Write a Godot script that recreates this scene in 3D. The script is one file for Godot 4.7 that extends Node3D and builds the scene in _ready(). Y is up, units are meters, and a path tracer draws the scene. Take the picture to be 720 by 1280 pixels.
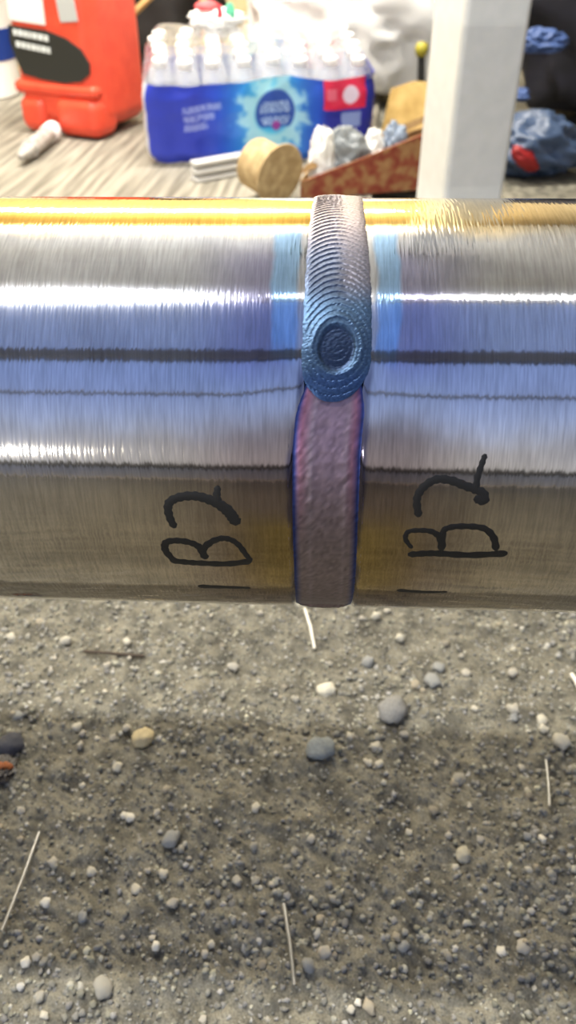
extends Node3D
# A welded steel pipe over gravel in front of a cluttered shed corner.

const FOCAL := 1024.0                      # pixels, for a frame 720 x 1280
const PITCH := 38.0
const EYE := Vector3(0, 0.5507, 0.3038)
const PIPE_R := 0.084
const PIPE_AT := Vector3(0, 0.37, 0)
var rng := RandomNumberGenerator.new()
var used := {}
var M := {}
var pipe_basis: Basis
var relief: FastNoiseLite
var lumps: FastNoiseLite
var grit: FastNoiseLite

# ------------------------------------------------------------------ naming

func numbered(called: String) -> String:
	used[called] = used.get(called, -1) + 1
	return called if used[called] == 0 else "%s_%03d" % [called, used[called]]

func tag(o: Node3D, label: String, category: String, group := "") -> Node3D:
	o.set_meta("label", label)
	o.set_meta("category", category)
	if group:
		o.set_meta("group", group)
	return o

func thing(called: String, label: String, category: String, where := Vector3.ZERO, turn := 0.0, group := "") -> Node3D:
	var o := Node3D.new()
	o.name = numbered(called)
	add_child(o)
	o.position = where
	o.rotation_degrees.y = turn
	return tag(o, label, category, group)

func part(called: String, mesh: Mesh, mat: Material, parent: Node, where := Vector3.ZERO, turn := Vector3.ZERO) -> MeshInstance3D:
	var o := MeshInstance3D.new()
	o.name = numbered(called) if parent == self else called
	o.mesh = mesh
	o.material_override = mat
	o.position = where
	o.rotation_degrees = turn
	parent.add_child(o, true)
	return o

func struct(called: String, mesh: Mesh, mat: Material, where := Vector3.ZERO) -> MeshInstance3D:
	var o := part(called, mesh, mat, self, where)
	o.set_meta("kind", "structure")
	return o

# ------------------------------------------------------------------ measuring

func ray(px: float, py: float) -> Vector3:
	var p := deg_to_rad(PITCH)
	var v := (py - 640.0) / FOCAL
	return Vector3((px - 360.0) / FOCAL, -sin(p) - v * cos(p), -cos(p) + v * sin(p))

func on_ground(px: float, py: float, y := 0.0) -> Vector3:
	var r := ray(px, py)
	return EYE + r * ((y - EYE.y) / r.y)

func at_z(px: float, py: float, z: float) -> Vector3:
	var r := ray(px, py)
	return EYE + r * ((z - EYE.z) / r.z)

func on_pipe(px: float, py: float) -> Vector2:      # (along the pipe, angle round it)
	var o := pipe_basis.inverse() * (EYE - PIPE_AT)
	var d := pipe_basis.inverse() * ray(px, py)
	var a := d.y * d.y + d.z * d.z
	var b := o.y * d.y + o.z * d.z
	var c := o.y * o.y + o.z * o.z - PIPE_R * PIPE_R
	var t := (-b - sqrt(maxf(b * b - a * c, 0.0))) / a
	var h := o + d * t
	return Vector2(h.x, atan2(h.y, h.z))

# ------------------------------------------------------------------ meshes

func grid(rows: int, cols: int, pos: PackedVector3Array, uv := PackedVector2Array(), col := PackedColorArray(), wrap := false, flip := false) -> ArrayMesh:
	var nrm := PackedVector3Array()
	nrm.resize(pos.size())
	var idx := PackedInt32Array()
	idx.resize((rows - 1) * (cols - 1) * 6)
	var k := 0
	for i in rows - 1:
		for j in cols - 1:
			var a := i * cols + j
			var b := a + 1
			var c := a + cols + 1
			var d := a + cols
			if flip:
				var s := b
				b = d
				d = s
			var n1 := (pos[c] - pos[a]).cross(pos[b] - pos[a])
			var n2 := (pos[d] - pos[a]).cross(pos[c] - pos[a])
			nrm[a] += n1 + n2
			nrm[b] += n1
			nrm[c] += n1 + n2
			nrm[d] += n2
			idx[k] = a; idx[k + 1] = b; idx[k + 2] = c
			idx[k + 3] = a; idx[k + 4] = c; idx[k + 5] = d
			k += 6
	if wrap:
		for i in rows:
			var s := nrm[i * cols] + nrm[i * cols + cols - 1]
			nrm[i * cols] = s
			nrm[i * cols + cols - 1] = s
	for i in nrm.size():
		nrm[i] = nrm[i].normalized() if nrm[i].length_squared() > 1e-30 else Vector3.UP
	var arr := []
	arr.resize(Mesh.ARRAY_MAX)
	arr[Mesh.ARRAY_VERTEX] = pos
	arr[Mesh.ARRAY_NORMAL] = nrm
	if uv.size():
		arr[Mesh.ARRAY_TEX_UV] = uv
	if col.size():
		arr[Mesh.ARRAY_COLOR] = col
	arr[Mesh.ARRAY_INDEX] = idx
	var m := ArrayMesh.new()
	m.add_surface_from_arrays(Mesh.PRIMITIVE_TRIANGLES, arr)
	return m

func lathe(profile: Array, seg := 24) -> ArrayMesh:       # [radius, height] from the bottom up
	var pos := PackedVector3Array()
	for p in profile:
		for j in seg + 1:
			var a := TAU * j / seg
			pos.append(Vector3(p[0] * cos(a), p[1], p[0] * sin(a)))
	return grid(profile.size(), seg + 1, pos, PackedVector2Array(), PackedColorArray(), true)

func tube(path: Array, r0: float, r1 := -1.0, seg := 10) -> ArrayMesh:
	if r1 < 0.0:
		r1 = r0
	var pos := PackedVector3Array()
	var n := path.size()
	var up := Vector3.UP
	for i in range(-1, n + 1):
		var k := clampi(i, 0, n - 1)
		var p: Vector3 = path[k]
		var t: Vector3 = (path[mini(k + 1, n - 1)] - path[maxi(k - 1, 0)]).normalized()
		if absf(t.dot(up)) > 0.95:
			up = Vector3.RIGHT
		var s := t.cross(up).normalized()
		var w := s.cross(t).normalized()
		var r := lerpf(r0, r1, float(k) / maxf(n - 1, 1)) if i == k else 0.00001
		for j in seg + 1:
			var a := TAU * j / seg
			pos.append(p + (s * cos(a) + w * sin(a)) * r)
	return grid(n + 2, seg + 1, pos, PackedVector2Array(), PackedColorArray(), true, true)

func join(list: Array) -> ArrayMesh:                       # [mesh, Transform3D] pairs into one mesh
	var st := SurfaceTool.new()
	for e in list:
		st.append_from(e[0], 0, e[1])
	return st.commit()

func rbox(size: Vector3, r: float, n := 3) -> ArrayMesh:   # a box with rounded edges
	var st := SurfaceTool.new()
	var h := size / 2.0
	r = minf(r, minf(h.x, minf(h.y, h.z)) * 0.999)
	for f in 6:
		var ax := f / 2
		var sg := 1.0 if f % 2 == 0 else -1.0
		var bx := (ax + 1) % 3
		var cx := (ax + 2) % 3
		var us := axis_steps(h[bx], r, n)
		var vs := axis_steps(h[cx], r, n)
		var pos := PackedVector3Array()
		for u in us:
			for v in vs:
				var p := Vector3.ZERO
				p[ax] = sg * h[ax]
				p[bx] = u
				p[cx] = v
				var q := Vector3(clampf(p.x, -h.x + r, h.x - r), clampf(p.y, -h.y + r, h.y - r), clampf(p.z, -h.z + r, h.z - r))
				pos.append(q + (p - q).normalized() * r)
		st.append_from(grid(us.size(), vs.size(), pos, PackedVector2Array(), PackedColorArray(), false, sg > 0), 0, Transform3D())
	return st.commit()

func axis_steps(h: float, r: float, n: int) -> Array:
	var a := []
	for i in n + 1:
		a.append(-h + r - r * tan((1.0 - float(i) / n) * PI / 4.0))
	for i in n + 1:
		a.append(h - r + r * tan(float(i) / n * PI / 4.0))
	return a

func prism(poly: PackedVector2Array, depth: float) -> ArrayMesh:   # an outline in x and y, with thickness along z
	var st := SurfaceTool.new()
	st.begin(Mesh.PRIMITIVE_TRIANGLES)
	st.set_smooth_group(-1)
	var p := poly
	if Geometry2D.is_polygon_clockwise(p):
		p = p.duplicate()
		p.reverse()
	var tri := Geometry2D.triangulate_polygon(p)
	for i in range(0, tri.size(), 3):
		var a := p[tri[i]]
		var b := p[tri[i + 1]]
		var c := p[tri[i + 2]]
		if (b - a).cross(c - a) < 0:
			var s := b
			b = c
			c = s
		for q in [a, c, b]:
			st.add_vertex(Vector3(q.x, q.y, depth / 2))
		for q in [a, b, c]:
			st.add_vertex(Vector3(q.x, q.y, -depth / 2))
	for i in p.size():
		var a := p[i]
		var b := p[(i + 1) % p.size()]
		var f := depth / 2
		for v in [Vector3(a.x, a.y, f), Vector3(b.x, b.y, -f), Vector3(b.x, b.y, f), Vector3(a.x, a.y, f), Vector3(a.x, a.y, -f), Vector3(b.x, b.y, -f)]:
			st.add_vertex(v)
	st.generate_normals()
	return st.commit()

func blob(size: Vector3, crumple: float, freq: float, sid: int, flat_bottom := true, rows := 40, cols := 56) -> ArrayMesh:
	var n := FastNoiseLite.new()
	n.seed = sid
	n.noise_type = FastNoiseLite.TYPE_SIMPLEX
	n.fractal_type = FastNoiseLite.FRACTAL_RIDGED
	n.fractal_octaves = 3
	n.frequency = freq
	var n2 := FastNoiseLite.new()
	n2.seed = sid + 9
	n2.frequency = freq * 0.35
	var pos := PackedVector3Array()
	for i in rows:
		var la := PI * (float(i) / (rows - 1) - 0.5)
		for j in cols + 1:
			var lo := TAU * (j % cols) / cols
			var d := Vector3(cos(la) * cos(lo), sin(la), cos(la) * sin(lo))
			var p := d * (1.0 + crumple * n.get_noise_3dv(d) + 1.2 * crumple * n2.get_noise_3dv(d * 1.3)) * size / 2.0
			p.y += size.y / 2.0
			if flat_bottom and p.y < 0.12 * size.y:
				p.y = 0.12 * size.y - (0.12 * size.y - p.y) * 0.25
			pos.append(p)
	var low := 1e9
	for p in pos:
		low = minf(low, p.y)
	for i in pos.size():
		pos[i].y -= low
	return grid(rows, cols + 1, pos, PackedVector2Array(), PackedColorArray(), true)

func stone(sid: int, subdiv := 1, rough := 0.7) -> ArrayMesh:            # a small rounded stone, radius one half
	var t := (1.0 + sqrt(5.0)) / 2.0
	var v: Array[Vector3] = []
	for a in [-1.0, 1.0]:
		for b in [-t, t]:
			v.append(Vector3(a, b, 0)); v.append(Vector3(0, a, b)); v.append(Vector3(b, 0, a))
	var hull: Array = []
	for i in 12:
		for j in range(i + 1, 12):
			for k in range(j + 1, 12):
				if v[i].distance_to(v[j]) < 2.1 and v[j].distance_to(v[k]) < 2.1 and v[i].distance_to(v[k]) < 2.1:
					hull.append([v[i].normalized(), v[j].normalized(), v[k].normalized()])
	for s in subdiv:
		var next := []
		for f in hull:
			var a: Vector3 = (f[0] + f[1]).normalized()
			var b: Vector3 = (f[1] + f[2]).normalized()
			var c: Vector3 = (f[2] + f[0]).normalized()
			next.append([f[0], a, c]); next.append([a, f[1], b]); next.append([c, b, f[2]]); next.append([a, b, c])
		hull = next
	var n := FastNoiseLite.new()
	n.seed = sid
	n.frequency = 1.1
	var st := SurfaceTool.new()
	st.begin(Mesh.PRIMITIVE_TRIANGLES)
	for f in hull:
		var q := []
		for p in f:
			q.append(p * 0.5 * (1.0 + rough * n.get_noise_3dv(p)))
		if (q[1] - q[0]).cross(q[2] - q[0]).dot(q[0]) > 0:
			q = [q[0], q[2], q[1]]
		for p in q:
			st.add_vertex(p)
	st.index()
	st.generate_normals()
	return st.commit()

# ------------------------------------------------------------------ materials

func mat(c: Color, rough := 0.7, metal := 0.0) -> StandardMaterial3D:
	var m := StandardMaterial3D.new()
	m.albedo_color = c
	m.roughness = rough
	m.metallic = metal
	return m

func noise(freq: float, octaves := 4, sid := 1) -> FastNoiseLite:
	var n := FastNoiseLite.new()
	n.seed = sid
	n.noise_type = FastNoiseLite.TYPE_SIMPLEX
	n.frequency = freq
	n.fractal_octaves = octaves
	return n

func noise_tex(freq: float, stops: Array, side := 512, octaves := 4, sid := 1) -> NoiseTexture2D:
	var t := NoiseTexture2D.new()
	t.width = side
	t.height = side
	t.seamless = true
	t.noise = noise(freq, octaves, sid)
	var g := Gradient.new()
	var off := PackedFloat32Array()
	var col := PackedColorArray()
	for s in stops:
		off.append(s[0])
		col.append(s[1])
	g.offsets = off
	g.colors = col
	t.color_ramp = g
	return t

func triplanar(m: StandardMaterial3D, tex: Texture2D, scale: Vector3, in_world := false) -> StandardMaterial3D:
	m.albedo_texture = tex
	m.uv1_triplanar = true
	m.uv1_world_triplanar = in_world
	m.uv1_scale = scale
	return m

func glass(c: Color, alpha: float, rough := 0.08) -> StandardMaterial3D:
	var m := mat(c, rough)
	m.transparency = BaseMaterial3D.TRANSPARENCY_ALPHA
	m.albedo_color.a = alpha
	m.cull_mode = BaseMaterial3D.CULL_DISABLED
	return m

# ------------------------------------------------------------------ the scene

func _ready():
	rng.seed = 4711
	# camera
	var cam := Camera3D.new()
	cam.name = "camera"
	cam.position = EYE
	cam.rotation_degrees = Vector3(-PITCH, 0, 0)
	cam.fov = 64.01
	cam.near = 0.02
	cam.far = 100.0
	var lens := CameraAttributesPhysical.new()
	lens.frustum_focal_length = 19.2
	lens.frustum_focus_distance = 0.31
	lens.exposure_aperture = 9.0
	lens.frustum_near = 0.02
	lens.frustum_far = 100.0
	cam.attributes = lens
	add_child(cam)
	cam.current = true
	# sky and exposure
	var sky_mat := ProceduralSkyMaterial.new()
	sky_mat.sky_top_color = Color(0.55, 0.63, 0.82)
	sky_mat.sky_horizon_color = Color(0.80, 0.82, 0.88)
	sky_mat.sky_curve = 0.3
	sky_mat.sky_energy_multiplier = 1.1
	sky_mat.ground_bottom_color = Color(0.25, 0.23, 0.2)
	sky_mat.ground_horizon_color = Color(0.5, 0.48, 0.44)
	sky_mat.ground_energy_multiplier = 0.5
	var env := Environment.new()
	env.background_mode = Environment.BG_SKY
	env.sky = Sky.new()
	env.sky.sky_material = sky_mat
	env.tonemap_mode = Environment.TONE_MAPPER_LINEAR
	env.tonemap_exposure = 1.0
	env.sdfgi_enabled = true
	env.ssao_enabled = true
	env.ssil_enabled = true
	var we := WorldEnvironment.new()
	we.name = "world_environment"
	we.environment = env
	add_child(we)
	# the shed's lamps: fitting, tube and light
	light_fitting("tube_light", "ceiling tube light hanging over the pipe", Vector3(-1.0, 2.45, 0.06), Vector3(0, -1, 0), 1.25, 8.0, Color(1, 0.98, 0.94))
	light_fitting("tube_light", "dimmer ceiling tube light to the right of the one over the pipe", Vector3(0.6, 2.45, 0.06), Vector3(0, -1, 0), 1.25, 0.3, Color(1, 0.98, 0.94))
	light_fitting("tube_light", "tube light fixed on the back wall above the clutter", Vector3(-0.45, 1.55, -2.78), Vector3(0, 0.45, 1), 1.5, 8.0, Color(1, 0.95, 0.84))
	light_fitting("tube_light", "hanging tube light above the bottled water", Vector3(-0.3, 1.95, -1.6), Vector3(0, -0.9, -0.45), 1.5, 11.0, Color(1, 0.97, 0.92))
	light_fitting("tube_light", "low work light tube on a floor stand behind the viewer", Vector3(-1.9, 0.66, 2.9), Vector3(0, 0.5, -1), 1.2, 3.2, Color(1, 1, 0.98))

	var ax := deg_to_rad(-2.7)
	var ti := deg_to_rad(0.62)
	var a := Vector3(cos(ti) * cos(ax), sin(ti), -sin(ax) * cos(ti))
	var n := EYE - PIPE_AT
	n = (n - a * n.dot(a)).normalized()
	pipe_basis = Basis(a, n.cross(a), n)

	make_materials()
	build_shell()
	build_pipe()
	build_post()
	build_background()
	build_ground_litter()

func light_fitting(called: String, label: String, where: Vector3, towards: Vector3, length: float, energy: float, c: Color):
	var o := thing(called, label, "lamp", where, 0.0)
	o.basis = Basis.looking_at(towards.normalized(), Vector3.FORWARD if absf(towards.normalized().y) > 0.9 else Vector3.UP)
	var metal := mat(Color(0.85, 0.85, 0.84), 0.5)
	part("housing", rbox(Vector3(length + 0.06, 0.11, 0.05), 0.01), metal, o, Vector3(0, 0, 0.045))
	var glow := mat(Color(0.95, 0.95, 0.95), 0.4)
	glow.emission_enabled = true
	glow.emission = c
	glow.emission_energy_multiplier = 2.0
	part("tube", tube([Vector3(-length / 2, 0, 0), Vector3(0, 0, 0), Vector3(length / 2, 0, 0)], 0.009), glow, o)
	for s in [-1.0, 1.0]:
		part("end_cap", rbox(Vector3(0.02, 0.04, 0.05), 0.005), metal, o, Vector3(s * (length / 2 + 0.012), 0, 0.005))
	if where.y < 1.0:
		part("stand", tube([Vector3(0, -where.y, 0.06), Vector3(0, 0, 0.06)], 0.015), metal, o)
		part("stand_foot", rbox(Vector3(0.4, 0.02, 0.3), 0.008), metal, o, Vector3(0, 0.01 - where.y, 0.06))
	elif where.z > -2.0:
		for s in [-1.0, 1.0]:
			part("hanger", tube([Vector3(s * length * 0.35, 0, 0.06), Vector3(s * length * 0.35, 0, 2.72 - where.y)], 0.004), metal, o)
	var l := AreaLight3D.new()
	l.name = "light"
	l.area_size = Vector2(length, 0.018)
	l.area_normalize_energy = true
	l.light_energy = energy
	l.light_color = c
	l.shadow_enabled = true
	l.area_range = 12.0
	l.area_attenuation = 2.0
	l.position = Vector3(0, 0, -0.012)
	o.add_child(l)

func make_materials():
	var dirt := mat(Color(1, 1, 1), 0.95)
	triplanar(dirt, noise_tex(0.012, [[0.0, Color(0.27, 0.26, 0.235)], [0.4, Color(0.47, 0.457, 0.415)], [0.62, Color(0.55, 0.535, 0.485)], [1.0, Color(0.64, 0.625, 0.575)]], 1024, 6, 3), Vector3.ONE * 2.4, true)
	dirt.detail_enabled = true
	dirt.detail_blend_mode = BaseMaterial3D.BLEND_MODE_MUL
	dirt.detail_uv_layer = BaseMaterial3D.DETAIL_UV_1
	dirt.detail_albedo = noise_tex(0.18, [[0.0, Color(0.55, 0.55, 0.55)], [0.5, Color(0.85, 0.85, 0.83)], [1.0, Color(1, 1, 1)]], 1024, 4, 8)
	M.dirt = dirt
	M.wall = triplanar(mat(Color(1, 1, 1), 0.85), noise_tex(0.02, [[0.0, Color(0.72, 0.64, 0.48)], [1.0, Color(0.82, 0.75, 0.58)]], 256), Vector3.ONE * 1.5, true)
	M.ceiling = triplanar(mat(Color(1, 1, 1), 0.85), noise_tex(0.02, [[0.0, Color(0.78, 0.80, 0.84)], [1.0, Color(0.86, 0.88, 0.92)]], 256, 4, 2), Vector3.ONE * 1.5, true)
	M.beam = mat(Color(0.33, 0.34, 0.37), 0.7)
	M.white = mat(Color(0.92, 0.92, 0.90), 0.6)
	M.post = triplanar(mat(Color(1, 1, 1), 0.55), noise_tex(0.03, [[0.0, Color(0.82, 0.83, 0.825)], [0.5, Color(0.84, 0.85, 0.84)], [1.0, Color(0.86, 0.865, 0.86)]], 256, 4, 6), Vector3.ONE * 3.0)
	M.ink = mat(Color(0.045, 0.035, 0.025), 0.55)

# ------------------------------------------------------------------ setting

func ground_height(x: float, z: float) -> float:
	return relief.get_noise_2d(x, z) * 0.004 + grit.get_noise_2d(x, z) * 0.0022 + lumps.get_noise_2d(x, z) * 0.008

func build_shell():
	relief = noise(22.0, 4, 21)
	lumps = noise(2.6, 2, 5)
	grit = noise(130.0, 2, 6)
	var xs := PackedFloat32Array()
	var zs := PackedFloat32Array()
	for i in range(-16, -1):
		xs.append(i * 0.25)
	xs.append_array([-0.4, -0.38])
	for i in 300:
		xs.append(-0.36 + i * 0.0024)
	xs.append_array([0.38, 0.4])
	for i in range(2, 17):
		xs.append(i * 0.25)
	for i in range(-12, 0):
		zs.append(-0.45 + i * 0.22)
	for i in 300:
		zs.append(-0.42 + i * 0.0024)
	for i in range(1, 34):
		zs.append(0.3 + i * 0.25)
	var pos := PackedVector3Array()
	for z in zs:
		for x in xs:
			pos.append(Vector3(x, ground_height(x, z), z))
	var floor_ := struct("floor", grid(zs.size(), xs.size(), pos, PackedVector2Array(), PackedColorArray(), false, true), M.dirt)
	pebbles(floor_)
	# an open-fronted shed: back and side walls, a plywood roof that ends behind the viewer, a dark beam along its edge
	struct("wall_back", rbox(Vector3(6.2, 2.9, 0.1), 0.01, 1), M.wall, Vector3(0, 1.4, -2.95))
	struct("wall_left", rbox(Vector3(0.1, 2.9, 4.3), 0.01, 1), M.wall, Vector3(-3.05, 1.4, -0.85))
	struct("wall_right", rbox(Vector3(0.1, 2.9, 4.3), 0.01, 1), M.wall, Vector3(3.05, 1.4, -0.85))
	struct("ceiling", rbox(Vector3(6.3, 0.1, 3.2), 0.01, 1), M.ceiling, Vector3(0, 2.78, -1.4))
	struct("added_pane_1", rbox(Vector3(6.3, 0.02, 1.14), 0.002, 1), glass(Color(0.92, 0.96, 1.0), 0.12, 0.1), Vector3(0, 2.74, 0.77))   # unseen clear roof sheets, added so blue sky reflects in the pipe
	struct("trim_1", rbox(Vector3(6.3, 0.42, 0.09), 0.01, 1), M.beam, Vector3(0, 2.51, 1.40))  # unseen beam, sized for the dark line it reflects in the pipe
	struct("path", rbox(Vector3(7.8, 0.05, 5.6), 0.01, 1), mat(Color(0.66, 0.64, 0.60), 0.9), Vector3(0, 0.0, 5.4))  # unseen pale slab, added to brighten the lower reflection in the pipe
	struct("added_trim_2", tube([Vector3(-3.1, 0, 0), Vector3.ZERO, Vector3(3.1, 0, 0)], 0.025), M.beam, Vector3(0, 1.42, 1.40))  # unseen rail, added for a thin dark stripe reflected in the pipe

func pebbles(floor_: Node3D):
	var shapes := []
	for i in 6:
		shapes.append(stone(40 + i))
	var tones := [Color(0.62, 0.605, 0.56), Color(0.55, 0.54, 0.50), Color(0.68, 0.665, 0.61), Color(0.51, 0.515, 0.505), Color(0.58, 0.55, 0.48), Color(0.50, 0.48, 0.43), Color(0.80, 0.785, 0.73)]
	var mats := []
	for t in tones:
		mats.append(mat(t, 0.85))
	# [pixel x, pixel y, size across in pixels, tone]
	var spots := [[155, 1021, 9, 6], [163, 1025, 11, 6], [205, 1097, 12, 2], [196, 1187, 11, 6], [33, 1205, 11, 6], [57, 1129, 11, 6], [217, 1135, 14, 0], [172, 1115, 14, 2], [215, 1055, 22, 3], [385, 1207, 18, 3], [406, 1189, 16, 0], [628, 1186, 11, 6], [654, 1184, 17, 0], [568, 1184, 9, 6], [462, 1256, 16, 4], [448, 1250, 9, 6], [439, 1259, 9, 2], [700, 935, 20, 2], [676, 905, 14, 2], [678, 916, 11, 2], [640, 892, 15, 0], [652, 960, 11, 0], [582, 845, 12, 0], [640, 845, 12, 0], [574, 972, 18, 1], [470, 935, 14, 2], [460, 955, 12, 2], [474, 957, 12, 2], [505, 918, 12, 0], [519, 857, 13, 4], [148, 963, 12, 2], [97, 912, 12, 2], [83, 805, 14, 2], [14, 797, 14, 2], [160, 808, 12, 2], [292, 838, 14, 0], [75, 880, 10, 0], [141, 925, 10, 0], [25, 900, 12, 3], [570, 1082, 10, 2], [676, 1053, 10, 6], [600, 1050, 9, 0], [660, 1090, 9, 2], [512, 1038, 10, 2], [496, 1170, 10, 4], [560, 1195, 12, 1], [534, 1100, 8, 2], [47, 1200, 9, 0], [130, 1240, 20, 1], [106, 1150, 14, 3], [320, 1100, 12, 1], [340, 1105, 9, 0], [264, 1182, 9, 2], [320, 1015, 12, 2], [388, 1050, 12, 0], [500, 800, 13, 2], [470, 772, 12, 2], [460, 832, 16, 3], [548, 838, 16, 3], [540, 855, 20, 3]]
	var count := 0
	for s in spots:
		var p := on_ground(s[0], s[1])
		put_pebble(floor_, shapes[count % 6], mats[s[3]], p, s[2] * p.distance_to(EYE) / FOCAL)
		count += 1
	while count < 296:
		var p := Vector3(rng.randf_range(-0.3, 0.3), 0, rng.randf_range(-0.3, 0.14))
		var d := 0.004 + 0.004 * pow(rng.randf(), 3.0)
		put_pebble(floor_, shapes[rng.randi() % 6], mats[[0, 1, 2, 3, 4, 5, 0, 1][rng.randi() % 8]], p, d)
		count += 1
	# the fine gravel nobody could count
	var mm := MultiMesh.new()
	mm.transform_format = MultiMesh.TRANSFORM_3D
	mm.use_colors = true
	mm.mesh = stone(77)
	var total := 52000
	mm.instance_count = total
	var patch := noise(5.0, 3, 61)
	for i in total:
		var near := i < 40000
		var p := Vector3(rng.randf_range(-0.36, 0.36), 0, rng.randf_range(-0.42, 0.3)) if near else Vector3(rng.randf_range(-1.2, 1.2), 0, rng.randf_range(-1.3, 0.8))
		var bare := patch.get_noise_2d(p.x, p.z)
		var d := 0.0012 + 0.0034 * pow(rng.randf(), 2.2) * (0.75 + 0.8 * clampf(bare + 0.3, 0, 1))
		p.y = ground_height(p.x, p.z) + d * rng.randf_range(-0.25, 0.15)
		var b := Basis.from_euler(Vector3(rng.randf() * TAU, rng.randf() * TAU, rng.randf() * TAU)).scaled(Vector3(1.0, 0.75, rng.randf_range(0.75, 1.2)) * d)
		mm.set_instance_transform(i, Transform3D(b, p))
		var g := 0.16 + 0.24 * pow(rng.randf(), 3.0)
		var warm := rng.randf_range(0.8, 1.02)
		mm.set_instance_color(i, Color(g, g * lerpf(0.95, 0.99, warm), g * warm * 0.93))
	var gm := mat(Color(1, 1, 1), 0.9)
	gm.vertex_color_use_as_albedo = true
	var g := MultiMeshInstance3D.new()
	g.name = "gravel"
	g.multimesh = mm
	g.material_override = gm
	g.set_meta("kind", "stuff")
	floor_.add_child(g, true)

func put_pebble(parent: Node3D, shape: Mesh, m: Material, p: Vector3, d: float):
	var o := part("pebble", shape, m, parent, Vector3(p.x, ground_height(p.x, p.z) + d * 0.2, p.z), Vector3(rng.randf_range(-25, 25), rng.randf() * 360, 0))
	o.scale = Vector3(d, d * rng.randf_range(0.6, 0.8), d * rng.randf_range(0.75, 1.05))

# ------------------------------------------------------------------ pipe

func weld_middle(phi: float) -> float:                     # where the joint's centre runs along the pipe
	return 0.0169 + 0.0023 * smoothstep(-0.2, 0.25, phi) + 0.0002 * sin(phi * 5.0)

func joint_half(phi: float) -> float:                      # half the width of the open joint
	return lerpf(0.0127, 0.0086, smoothstep(-0.05, 0.22, phi))

func mix3(a: Color, b: Color, t: float) -> Color:
	return a.lerp(b, clampf(t, 0, 1))

func tint(x: float, phi: float, w: float) -> Color:        # heat tint plus painted reflections: linear colour at a place on the pipe
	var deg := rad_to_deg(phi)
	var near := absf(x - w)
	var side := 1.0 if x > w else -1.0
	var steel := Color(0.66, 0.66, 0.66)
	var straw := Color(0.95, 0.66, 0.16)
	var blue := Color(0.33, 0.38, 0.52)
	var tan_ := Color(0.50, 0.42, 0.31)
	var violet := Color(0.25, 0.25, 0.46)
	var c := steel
	# painted reflection hues by angle: blue round the middle, tan below, straw on top
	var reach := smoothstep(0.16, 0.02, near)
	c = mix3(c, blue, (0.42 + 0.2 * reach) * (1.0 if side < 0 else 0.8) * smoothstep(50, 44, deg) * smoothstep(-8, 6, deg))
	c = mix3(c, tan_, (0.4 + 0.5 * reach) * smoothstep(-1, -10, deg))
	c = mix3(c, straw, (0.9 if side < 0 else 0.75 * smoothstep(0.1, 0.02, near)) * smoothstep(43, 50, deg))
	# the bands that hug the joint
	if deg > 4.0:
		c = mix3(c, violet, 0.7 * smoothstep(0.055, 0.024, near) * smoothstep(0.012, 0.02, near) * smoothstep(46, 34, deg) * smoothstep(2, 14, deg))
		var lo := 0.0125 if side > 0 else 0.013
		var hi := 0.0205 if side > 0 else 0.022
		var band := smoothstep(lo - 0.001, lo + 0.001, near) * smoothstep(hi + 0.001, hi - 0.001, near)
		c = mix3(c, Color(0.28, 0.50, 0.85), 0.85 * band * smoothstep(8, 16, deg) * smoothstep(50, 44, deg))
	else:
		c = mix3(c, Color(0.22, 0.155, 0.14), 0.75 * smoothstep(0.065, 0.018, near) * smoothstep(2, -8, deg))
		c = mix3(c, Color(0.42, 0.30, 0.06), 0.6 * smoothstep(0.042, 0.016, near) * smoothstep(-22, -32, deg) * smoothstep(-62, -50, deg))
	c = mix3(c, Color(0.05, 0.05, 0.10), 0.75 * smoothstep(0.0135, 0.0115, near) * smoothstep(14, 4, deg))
	return c

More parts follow.
